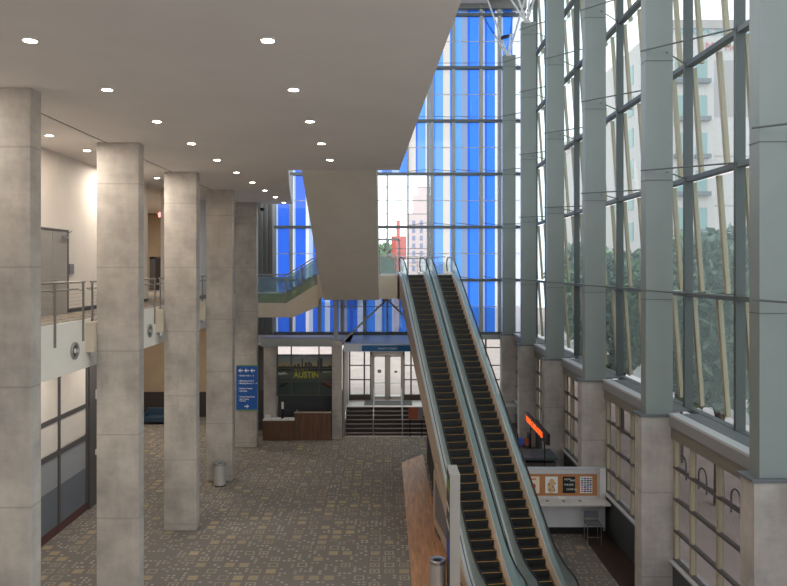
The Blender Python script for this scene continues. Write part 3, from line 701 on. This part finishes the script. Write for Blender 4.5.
# ------------------------------------------------------------------ escalators
AL = math.atan(1.55/13.6)
U = Vector((-math.sin(AL), math.cos(AL), 0)); RT = Vector((math.cos(AL), math.sin(AL), 0))
LEN = (33.7-19.7)/math.cos(AL); RISE = H-.33-.0; SL = RISE/LEN
TW = .76
def make_escalator(name, base, label):
    t = empty(name, base, label, 'escalator', 'pair of escalators')
    def W(s, tt, z): return tuple(U*s + RT*tt + Vector((0, 0, z)))
    def zl(s):       # smoothed line of the nosings
        r = .9
        def soft(x): return 0 if x < -r else (x if x > r else (x+r)**2/(4*r))
        return SL*(soft(s) - soft(s-LEN))
    n = 46; ds = LEN/n; dz = RISE/n
    me = None
    for i in range(n):
        s0 = i*ds; z1 = (i+1)*dz
        if me is None:
            q = MB()
            vs = lambda a0, a1, b0, b1, c0, c1: [W(a, b_, c) for c in (c0, c1) for a in (a0, a1) for b_ in (b0, b1)]
            F = [(0, 2, 3, 1), (4, 5, 7, 6), (0, 1, 5, 4), (2, 6, 7, 3), (0, 4, 6, 2), (1, 3, 7, 5)]
            q.add(vs(.012, ds+.02, -TW/2, TW/2, -dz*.98, 0), F, 0)
            q.add(vs(.0, .012, -TW/2, TW/2, -dz*.98, -.006), F, 1)
            for g in range(12): q.add(vs(-.004, .0, -TW/2+.04+g*.06, -TW/2+.07+g*.06, -dz*.9, -.03), F, 1)
            q.add(vs(-.003, .016, -TW/2+.01, TW/2-.01, -.006, .002), F, 2)
            q.add(vs(.026, ds, TW/2-.03, TW/2-.012, 0, .003), F, 2)
            q.add(vs(.026, ds, -TW/2+.012, -TW/2+.03, 0, .003), F, 2)
            me = q.mesh('step', ['tread', 'riser', 'yellow_line'])
        o = bpy.data.objects.new('step', me); COL.objects.link(o); o.parent = t; o.location = U*s0 + Vector((0, 0, z1))
    # landings
    child(MB().add([W(s, tt, z) for z in (-.02, .02) for s in (-1.9, 0) for tt in (-.6, .6)], [(0, 2, 3, 1), (4, 5, 7, 6), (0, 1, 5, 4), (2, 6, 7, 3), (0, 4, 6, 2), (1, 3, 7, 5)]), 'comb_plate', 'brushed', t)
    child(MB().add([W(s, tt, z) for z in (RISE-.1, RISE+.02) for s in (LEN, LEN+3.3) for tt in (-.6, .6)], [(0, 2, 3, 1), (4, 5, 7, 6), (0, 1, 5, 4), (2, 6, 7, 3), (0, 4, 6, 2), (1, 3, 7, 5)]), 'comb_plate', 'brushed', t)
    S0, S1 = -1.25, LEN+1.25
    ss = [S0+(S1-S0)*i/70 for i in range(71)]
    HH = .86
    for sd in (-1, 1):
        tg = sd*(TW/2+.14)
        # glass
        bot = [(s, zl(s)+.16) for s in ss]; top = [(s, zl(s)+HH) for s in ss]
        # rounded ends
        def cap(s, z, d):
            r = (HH-.16)/2; return [(s+d*r*math.sin(a_), z+.16+r-r*math.cos(a_)) for a_ in [math.pi*k/10 for k in range(11)]]
        lo = cap(S0, zl(S0), -1); hi = cap(S1, zl(S1), 1)
        loop_top = lo + top[1:-1] + hi[::-1]
        child(MB().strip([W(s, tg, z) for s, z in bot], [W(s, tg, z) for s, z in top])
              .add([W(s, tg, z) for s, z in lo], [tuple(range(11))]).add([W(s, tg, z) for s, z in hi], [tuple(range(11))]), 'glass_panel', 'esc_glass', t)
        hr = child(MB().tube([W(s, tg, z+.0) for s, z in loop_top], .03, 8), 'handrail', 'rubber', t, True)
        # inner deck (sloping metal) and skirt
        L_ = [(S0-.1)+(S1-S0+.2)*i/70 for i in range(71)]
        e0, e1 = sd*(TW/2+.005), sd*(TW/2+.12)
        child(MB().strip([W(s, e0, zl(s)-.15) for s in L_], [W(s, e0, zl(s)+.08) for s in L_]).strip([W(s, e0, zl(s)+.08) for s in L_], [W(s, e1, zl(s)+.16) for s in L_]), 'inner_deck', 'deck_beige', t)
        f1 = sd*(TW/2+.305)
        child(MB().strip([W(s, e1, zl(s)+.16) for s in L_], [W(s, f1, zl(s)+.13) for s in L_]).strip([W(s, f1, zl(s)+.13) for s in L_], [W(s, f1, zl(s)+.0) for s in L_]), 'outer_deck', 'deck_steel', t)
        g1 = sd*(TW/2+.2); g2 = sd*(TW/2+.225)
        child(MB().strip([W(s, g1, zl(s)+.152) for s in L_], [W(s, g2, zl(s)+.15) for s in L_]), 'deck_seal', 'rubber', t)
        # side cladding
        lowz = lambda s: max(0.0, zl(s)-1.12) if s < LEN-.2 else max(0, RISE-1.2)
        f2 = sd*(TW/2+.30)
        outer = (sd == 1) == name.endswith('R')
        child(MB().strip([W(s, f2, lowz(s)) for s in L_], [W(s, f2, zl(s)+.12) for s in L_]), 'side_cladding', 'cladding', t)
    child(MB().strip([W(s, -TW/2-.3, max(.0, lowz(s))) for s in L_], [W(s, TW/2+.3, max(.0, lowz(s))) for s in L_]), 'underside', 'cladding', t)
    return t
top_r = Vector((3.10, 33.7, 0))
base_r = top_r - U*LEN - RT*(TW/2)
base_l = base_r - RT*1.37*1.0
make_escalator('escalator', base_l, 'left escalator of the pair, black steps climbing away to the landing')
make_escalator('escalator', base_r, 'right escalator of the pair, nearer the tall glass wall')
# under-escalator enclosure along the left side
def EW(s, tt, z): return base_l + U*s + RT*tt + Vector((0, 0, z))
sideT = -(TW/2+.31)
en = empty('escalator_enclosure', tuple(EW(0, sideT, 0)), 'beige panel with framed picture closing the space under the left escalator', 'panel')
off = EW(0, sideT, 0)
def EP(s, z, dx=0): return tuple(EW(s, sideT+dx, z)-off)
def eprism(poly, d0, d1): return MB().prism(poly, lambda p, sd: EP(p[0], p[1], (d0, d1)[sd]))
child(eprism([(-.5, 0), (3.6, 0), (3.6, 1.15+.0), (1.9, .95), (-.5, .1)], -.06, 0), 'lower_panel', 'cladding', en)
child(eprism([(1.6, .1), (5.0, .1), (5.0, 1.9), (4.6, 2.3), (1.6, .6)], -.05, .0), 'panel', 'cladding', en)
child(eprism([(2.2, .45), (4.6, .45), (4.6, 1.75), (2.2, .85)], -.07, -.05), 'picture', 'ink_grey', en)
gr = empty('glass_screen', (1.9, 26, 0), 'dark glass screen with posts under the left escalator, beyond the picture panel', 'screen')
for i in range(6):
    y_ = i*1.2
    po = child(MB().box(-.03, .03, y_-.03, y_+.03, 0, 2.1), 'post', 'dark_frame', gr)
    child(MB().box(-.04, .04, y_-.05, y_+.05, 2.1, 2.14), 'post_cap', 'steel', po)
    if i < 5: child(MB().box(-.01, .01, y_+.04, y_+1.16, .1, 2.0), 'dark_panel', 'black', gr)
# wood platform strip
pf = MB().prism([(.73, 14), (.73, 32.3), (1.78, 33.7), (1.8, 25.2), tuple(EW(4.6, sideT-.1, 0))[:2], tuple(EW(-.5, sideT-.1, 0))[:2], (2.0, 14)], lambda p, s_: (p[0], p[1], (.0, .03)[s_]))
tag(pf.build('wood_floor_strip', 'platform_wood'), 'long brown wooden floor strip beside the left escalator', 'floor strip')

# monolith sign + bins
mn = empty('sign_pylon', (1.69, 18.5, 0), 'tall light grey sign pylon with dark printed side, before the left escalator', 'sign')
child(MB().box(0, .27, 0, .95, 0, 3.53), 'body', 'pylon_grey', mn)
pnl = child(MB().box(-.012, 0, .05, .9, .3, 3.45), 'screen_panel', 'dark_slate', mn)
child(MB().box(-.02, -.012, .12, .82, 3.0, 3.3), 'print', 'sign_lime', mn)
for z_ in (2.5, 2.0): child(MB().box(-.02, -.012, .12, .82, z_, z_+.11), 'print', 'paper', mn)
child(MB().box(-.02, -.012, .12, .82, 1.2, 1.7), 'print', 'ink_blue', mn)
def bin_(x, y, label, r=.25, h=.95):
    t = empty('trash_can', (x, y, 0), label, 'trash can', 'steel trash cans')
    child(MB().cyl(0, 0, .05, h-.1, r, 28), 'body', 'brushed', t, False); child(MB().cyl(0, 0, 0, .05, r*.96, 28), 'base', 'black', t)
    n = 28; c = lambda rr, z: [(rr*math.cos(2*math.pi*i/n), rr*math.sin(2*math.pi*i/n), z) for i in range(n+1)]
    child(MB().strip(c(r*1.03, h-.1), c(r*1.03, h-.02)).strip(c(r*1.03, h-.02), c(r*.95, h)).strip(c(r*.95, h), c(r*.6, h-.01)).strip(c(r*.6, h-.01), c(r*.55, h-.1)), 'rim', 'steel', t)
    child(MB().cyl(0, 0, h-.099, h-.06, r*.6, 20), 'opening', 'black', t)
bin_(-6.88, 29.0, 'round steel trash can by the foot of the second farthest left column')
bin_(1.42, 19.25, 'round steel trash can beside the tall sign pylon', r=.22, h=1.0)

# ------------------------------------------------------------------ right side furniture
ct = empty('poster_counter', (4.6, 23.75, 0), 'white counter unit with a cork board back beyond the escalators', 'counter')
child(MB().box(0, 2.83, 0, .1, .25, 2.19), 'back_panel', 'counter_white', ct)
child(MB().box(0, 2.83, -.64, 0, 1.13, 1.19), 'countertop', 'counter_white', ct)
child(MB().box(0, 2.78, -.12, -.04, .25, 1.13), 'front_panel', 'counter_white', ct)
child(MB().box(0.05, 2.75, -.04, .06, 0, .25), 'toe_kick', 'black', ct)
child(MB().box(2.62, 2.83, -.1, 0, 1.19, 2.19), 'side_upright', 'counter_white', ct)
ck = child(MB().box(.1, 2.56, -.02, 0, 1.28, 2.02), 'cork_board', 'cork', ct)
child(MB().box(.06, 2.6, -.03, 0, 1.25, 1.28).box(.06, 2.6, -.03, 0, 2.02, 2.05), 'board_frame', 'ledge', ck)
child(MB().box(0, 2.85, -.08, .14, 2.19, 2.22), 'top_cap', 'ledge', ct)
for x in (.75, 1.3, 1.85): child(MB().box(x, x+.1, -.35, -.25, 1.19, 1.205), 'socket', 'ink_grey', ct)
child(MB().box(1.22, 1.45, -.1, -.02, 1.2, 1.27), 'tray', 'ring', ct)
PS = [(.21, .39, 'paper_cream', 'cream poster with red print on the cork board, half hidden by the escalator'), (.80, .42, 'paper', 'white poster with a tan and grey figure on the cork board'),
      (1.39, .42, 'ink_black', 'black poster with white writing on the cork board'), (1.98, .41, 'paper', 'white poster with coloured boxes on the cork board, rightmost')]
for i, (x, wd, m, lab) in enumerate(PS):
    p = empty('poster', (4.6+x, 23.73, 1.37), lab, 'poster', 'posters on the cork board')
    child(MB().box(0, wd, -.008, 0, 0, .56), 'sheet', m, p)
    if i == 0:
        child(MB().box(.05, .28, -.012, -.008, .46, .5), 'print', 'ink_red', p); child(MB().tube([(.18, -.013, .24), (.18, -.008, .24)], .09, 16), 'print', 'ink_red', p)
        for k in range(3): child(MB().box(.05, .28, -.012, -.008, .06+k*.04, .075+k*.04), 'print', 'ink_grey', p)
    if i == 1:
        q = MB()
        for dx, dz, rr in ((.2, .14, .13), (.18, .27, .11), (.22, .4, .09), (.3, .33, .06)): q.tube([(dx, -.014-rr*.01, dz), (dx, -.008, dz)], rr, 14)
        child(q, 'print', 'ink_tan', p)
        for dx, dz in ((.12, .3), (.16, .12), (.26, .22), (.3, .1)): child(MB().tube([(dx, -.018, dz), (dx, -.012, dz)], .035, 8), 'print', 'ink_grey', p)
    if i == 2:
        for j, (tt, zz_, sx_) in enumerate((('NOW', .44, .05), ('HIRE', .4, .24), ('THE JOB', .26, .04), ('COME IN', .1, .12))):
            x_ = text(tt, 'lettering', 'paper', None, (sx_, -.01, zz_), .085); x_.parent = p
    if i == 3:
        rr = random.Random(3); ms = ['ink_blue', 'ink_red', 'ink_teal', 'ink_black']
        
        for r_ in range(7):
            for c_ in range(4):
                xx, zz_ = .03+c_*.095, .04+r_*.072
                child(MB().box(xx, xx+.075, -.012, -.008, zz_, zz_+.035+.02*rr.random()), 'print', rr.choice(ms), p)
# stool chair
ch = empty('high_chair', (6.75, 22.85, 0), 'grey high chair with metal legs before the white counter', 'chair')
child(MB().box(-.24, .24, -.2, .2, .66, .7), 'seat', 'chair_grey', ch)
child(MB().box(-.24, .24, .17, .2, .8, 1.0), 'backrest', 'chair_grey', ch)
for x in (-.22, .22):
    child(MB().tube([(x, -.2, 0), (x, -.17, .66)], .014, 8), 'leg', 'rail_steel', ch); child(MB().tube([(x, .22, 0), (x, .19, .66), (x, .19, 1.0)], .014, 8), 'leg', 'rail_steel', ch)
child(MB().tube([(-.22, -.19, .28), (.22, -.19, .28)], .012, 8), 'footrest', 'rail_steel', ch)
# kiosk counter with LED sign
ks = empty('service_kiosk', (4.95, 26.9, 0), 'dark grey topped service kiosk counter behind the white poster counter', 'counter')
child(MB().box(0, 1.6, 0, 1.25, 0, 1.5), 'cabinet', 'dark_frame', ks); child(MB().box(-.03, 1.65, -.05, 1.3, 1.62, 1.72), 'worktop', 'mullion', ks)
child(MB().box(.0, 1.6, .3, 1.2, 1.5, 1.62), 'upstand', 'black', ks); child(MB().box(.2, 1.1, -.02, 0, 1.2, 1.26).box(.2, 1.1, -.02, 0, .8, .85), 'trim_bar', 'grey_metal', ks)
ls = empty('led_sign', (6.0, 26.1, H-6.62), 'long orange lit message sign hanging over the dark kiosk', 'sign')
child(MB().box(0, .12, 0, 4.0, 0, .42), 'housing', 'led_body', ls)
t_ = text('YOUR CAFE & DELI', 'lettering', 'led', None, (-.012, 3.85, .1), .32, rot=(90, 0, -90), bold=0, sx=1.15); t_.parent = ls
child(MB().box(.04, .08, .6, .66, -1.55, 0).box(.04, .08, 3.2, 3.26, -2.4, 0), 'support_post', 'black', ls)
rk = empty('display_rack', (5.35, 28.6, 0), 'dark display rack with a blue box, under the orange sign', 'rack')
child(MB().box(0, .06, 0, .4, 0, 2.2).box(.5, .56, 0, .4, 0, 2.2), 'upright', 'black', rk)
for z in (.5, 1.1, 1.7): child(MB().box(0, .56, 0, .4, z, z+.03), 'shelf', 'black', rk)
tag(MB().box(5.42, 5.62, 28.65, 28.95, 1.73, 2.0).build('box', 'ink_blue'), 'small blue box on the dark display rack', 'box')
for i, (x, z, m) in enumerate(((5.68, 1.73, 'brick_red'), (5.5, 1.13, 'ink_tan'))):
    tag(MB().box(x, x+.16, 28.65, 28.9, z, z+.25).build('box', m), ['small red-brown box beside the blue one on the rack', 'small tan box on the middle shelf of the rack'][i], 'box')

# spotlight on the corner column
sp_ = empty('spotlight', (6.9, 40.3, H+13.2), 'small dark floodlight on an arm near the far corner column head', 'light')
child(MB().bar((-.25, 0, .05), (.15, 0, .15), .35, .12), 'head', 'black', sp_); child(MB().tube([(.1, 0, .12), (.5, 0, .28), (.6, .5, .3)], .03, 8), 'arm', 'pipe_white', sp_)
# roof steel
rf = empty('roof_truss', (0, 0, ROOF), 'grey-white steel pipe truss under the atrium roof', 'truss')
for x in (3.0, 5.4, 7.4): child(MB().bar((x, 14, .25), (x, 41.2, .25), .2, .3), 'main_beam', 'grey_metal', rf)
for y in (18.5, 24.1, 29.7, 35.3, 38.2, 40.8): child(MB().bar((.5, y, .2), (8.2, y, .2), .14, .2), 'cross_beam', 'pipe_white', rf)
for y in (29.7, 35.3):
    for a_ in (-1, 1): child(MB().tube([(5.4, y, .2), (7.4, y+2.8*a_, .2)], .05, 8), 'diagonal', 'pipe_white', rf)
struct('trim_roof_beam', MB().box(4.0, 5.9, 38.9, 41.0, ROOF-.25, ROOF+.35), 'roof_beige')

# ------------------------------------------------------------------ outside
struct('ground', MB().box(7.8, 80, -30, 160, -.35, -.05), 'pavement')
struct('ground_north', MB().box(-80, 7.8, 42.95, 160, -.3, H-7.85), 'pavement')
struct('road', MB().box(17, 24, -30, 160, -.05, -.03), 'road')
tr_ = MB().box(-3.5, 3.6, 41.9, 46.5, H-.6, H-.36)
tag(tr_.build('terrace', 'tile_light'), 'pale outdoor terrace beyond the upper glass doors', 'terrace')
tp = empty('terrace_railing', (0, 46.3, H-.36), 'thin metal railing at the edge of the outdoor terrace', 'railing')
child(MB().tube([(-3.4, 0, 1.0), (3.5, 0, 1.0)], .03, 6).tube([(-3.4, 0, .5), (3.5, 0, .5)], .02, 6), 'rail', 'rail_steel', tp)
for i in range(6): child(MB().cyl(-3.3+i*1.35, 0, 0, 1.0, .025, 6), 'post', 'rail_steel', tp)
# hotel
def building(name, x0, x1, y0, y1, z1, label, m='hotel', nx=3, fl=3.1, wx=None, blank_from=None, base=4.5):
    t = empty(name, (x0, y0, 0), label, 'building', 'buildings outside')
    child(MB().box(0, x1-x0, 0, y1-y0, 0, z1), 'walls', m, t); child(MB().box(-.2, x1-x0+.2, -.2, .0, z1-.5, z1+.2), 'parapet', 'hotel_band', t)
    child(MB().box(-.1, x1-x0, -.15, 0, base, base+.4), 'base_band', 'hotel_base', t)
    n = int((z1-base-2)/fl)
    for wxx in (wx or [1.0]):
        for k in range(n):
            z = base+1+k*fl
            f = child(MB().box(wxx, wxx+.9, -.06, 0, z, z+1.9), 'window', 'hotel_glass', t)
            if m == 'hotel': child(MB().box(wxx-.15, wxx+1.05, -.5, -.02, z-.25, z+.1), 'balcony', 'balcony_dark', f)
    return t
hb = building('hotel_building', 22.8, 42, 58, 75, H+20.3, 'tall pale hotel tower across the street seen through the nearest glass bay', wx=[1.2, 2.9], base=8)
t_ = text('COURTYARD', 'lettering', 'hotel_sign', None, (1.5, -.1, H+19.3), 1.5, bold=.03); t_.parent = hb
t_ = text('Marriott', 'lettering', 'hotel_red', None, (3.6, -.1, H+18.0), 1.0); t_.parent = hb
child(MB().box(4.4, 19.2, -.02, 0, H+12.5, H+17.2), 'band', 'hotel_band', hb)
for k in range(4): child(MB().box(4.4, 19.2, -.03, 0, 10+k*4.1, 10.12+k*4.1), 'joint', 'hotel_band', hb)
child(MB().box(-.2, 19.2, -.3, 0, 8.2, 8.9), 'cornice', 'hotel_base', hb)
building('brick_building', 22.5, 34, 76, 95, H+14, 'pinkish building with rows of windows behind the hotel', wx=[.8, 2.6, 4.4, 6.2], base=6)
building('office_building', 27, 45, 100, 118, H+19, 'distant pale building seen through the far glass bays', m='tower', wx=[1, 3.5, 6, 8.5], base=6)
tb = empty('distant_tower', (3.7, 115, 0), 'distant pinkish stepped tower seen above the terrace doors', 'building')
child(MB().box(0, 4.2, 0, 5, 0, H+9), 'walls', 'tower', tb); child(MB().box(.8, 4.2, .5, 4.5, H+9, H+12), 'upper_walls', 'tower', tb); child(MB().box(1.6, 3.6, 1, 4, H+12, H+13.5), 'crown', 'tower', tb)
for i in range(3):
    for k in range(9): child(MB().box(.6+i*1.25, 1.1+i*1.25, -.05, 0, H-3+k*1.25, H-2.2+k*1.25), 'window', 'tower_window', tb)
child(MB().box(-11, 0, 0, 6, 0, H+5.5-4), 'annex', 'paper', tb)
rs = empty('red_sign_pole', (1.0, 75, 0), 'tall red street sign tower outside beyond the terrace', 'sign')
child(MB().box(-.1, .6, -.1, .1, 0, H+3), 'pole', 'terracotta', rs); child(MB().box(-.4, 1.2, -.2, .2, H+.9, H+3.4), 'panel', 'terracotta', rs); child(MB().box(.1, .5, -.2, .2, H+3.4, H+5.1), 'cap', 'terracotta', rs)
for k in range(7):
    for yy in (2.5, 6.5, 10.5): child(MB().box(-.06, 0, yy, yy+1.4, 8.6+k*2.9, 10.3+k*2.9), 'window', 'hotel_glass', hb)
# trees
def leafmesh(n, rx, rz, seed, size=.35):
    r = random.Random(seed); q = MB()
    for i in range(n):
        while True:
            p = Vector((r.uniform(-1, 1), r.uniform(-1, 1), r.uniform(-1, 1)))
            if .25 < p.length < 1: break
        p = Vector((p.x*rx, p.y*rx, p.z*rz)) * (1+.15*math.sin(p.x*4)*math.sin(p.z*3))
        a = Vector((r.gauss(0, 1), r.gauss(0, 1), r.gauss(0, 1))).normalized(); b = a.cross(Vector((r.gauss(0, 1), r.gauss(0, 1), r.gauss(0, 1)))).normalized()
        s_ = size*r.uniform(.6, 1.2)
        q.add([p-a*s_, p+b*s_*.45, p+a*s_, p-b*s_*.45], [(0, 1, 2, 3)])
    return q.mesh('foliage', 'leaf')
LM = leafmesh(3200, 2.6, 3.4, 5); LM2 = leafmesh(3000, 2.4, 3.0, 9)
LM2.materials[0] = M['leaf_pale']
TREES = [(-3.6, 72, H-7.85, 7.0, LM, 'green tree outside left of the red street sign'), (5.2, 70, H-7.85, 5.2, LM2, 'green tree outside right of the red street sign'), (-.4, 84, H-7.85, 7.8, LM2, 'distant green tree behind the red street sign')]
for k, (x, y) in enumerate(((12.9, 20.5), (12.7, 26.7), (13.6, 32.5), (12.9, 38.5), (13.5, 45), (14.5, 52), (19, 29), (19.5, 36), (20.5, 43), (21, 51))):
    row = 'nearest the glass wall' if k < 6 else 'across the pavement'
    TREES.append((x, y, 0, 6.6+.5*(k % 3), LM if k % 2 else LM2, f'grey-green street tree, {ORD[k if k < 6 else k-6]} from the front in the row {row}'))
for x, y, z, h, lm_, lab in TREES:
    t = empty('tree', (x, y, z), lab, 'tree', 'trees outside')
    child(MB().tube([(0, 0, 0), (.05, .1, h*.4), (-.1, 0, h)], [.22, .16, .06], 8).tube([(.05, .1, h*.4), (1.2, .5, h*.8)], [.1, .04], 6).tube([(.05, .1, h*.45), (-1.1, -.4, h*.85)], [.1, .04], 6), 'trunk', 'bark', t)
    o = bpy.data.objects.new('foliage', lm_); COL.objects.link(o); o.parent = t; o.location = (0, 0, h)
# bike racks
for i, (x, y) in enumerate(((12.8, 30.2), (12.8, 28.3), (12.8, 25.6), (12.8, 24.2))):
    q = MB().tube([(0, -.35, 0), (0, -.35, .6)] + [(0, -.35*math.cos(a_), .6+.35*math.sin(a_)) for a_ in [math.pi*k/8 for k in range(1, 9)]] + [(0, .35, 0)], .035, 8)
    o = q.build('bike_rack', 'dark_slate'); o.location = (x, y, -.05)
    tag(o, f'{ORD[i]} dark hoop bike rack from the far end on the pavement outside', 'bike rack', 'hoop bike racks outside')

# ------------------------------------------------------------------ world, lights, camera
def lamp(x, y, z, e, size=.3, c=(1, .92, .82)):  # unseen area light, added as fill with no fixture modelled
    l = bpy.data.lights.new('fill light', 'AREA'); l.energy = e; l.shape = 'DISK'; l.size = size; l.color = c
    o = bpy.data.objects.new('fill_light', l); COL.objects.link(o); o.location = (x, y, z)
for y in (12, 17.5, 23): lamp(-8.4, y, CZ-.05, 120)  # added fill near the downlight row, brightens the wall behind the columns
for y in (11, 16.5, 22, 26): lamp(-9.6, y, H-2.66, 65)  # added fill below the mezzanine slab, out of view
lamp(-12.8, 37.5, CZ-.05, 260); lamp(-12.8, 32, CZ-.05, 150); lamp(-12.5, 37.5, H-2.66, 220); lamp(-10.5, 32.5, H-2.66, 120)  # added fill for the dim corridors at the far left
lamp(-4.5, 38.2, H-4.15, 18); lamp(.2, 39.0, H-4.4, 60)  # added fill behind the mural and over the entrance stairs
wd = bpy.data.worlds.new('sky'); sc.world = wd; wd.use_nodes = True; nt = wd.node_tree; nt.nodes.clear()
ou = nt.nodes.new('ShaderNodeOutputWorld'); bg = nt.nodes.new('ShaderNodeBackground'); tc = nt.nodes.new('ShaderNodeTexCoord')
nz = nt.nodes.new('ShaderNodeTexNoise'); nz.inputs['Scale'].default_value = 3; nz.inputs['Detail'].default_value = 5
rp = nt.nodes.new('ShaderNodeValToRGB'); rp.color_ramp.elements[0].position = .35; rp.color_ramp.elements[0].color = (.72, .84, 1, 1); rp.color_ramp.elements[1].position = .6; rp.color_ramp.elements[1].color = (1, 1, 1, 1)
nt.links.new(tc.outputs['Generated'], nz.inputs['Vector']); nt.links.new(nz.outputs[0], rp.inputs[0]); nt.links.new(rp.outputs[0], bg.inputs[0]); nt.links.new(bg.outputs[0], ou.inputs[0])
bg.inputs[1].default_value = 2.8

cd = bpy.data.cameras.new('camera'); cam = bpy.data.objects.new('camera', cd); COL.objects.link(cam)
cam.location = (0, 0, H); cam.rotation_euler = (R(90), 0, 0)
cd.sensor_width = 36; cd.lens = 700/787*36; cd.shift_x = 7.5/787; cd.shift_y = -25/787; cd.clip_end = 500
sc.camera = cam
vs_ = sc.view_settings; vs_.view_transform = 'Standard'; vs_.look = 'None'; vs_.exposure = .06; vs_.gamma = 1; vs_.use_curve_mapping = False
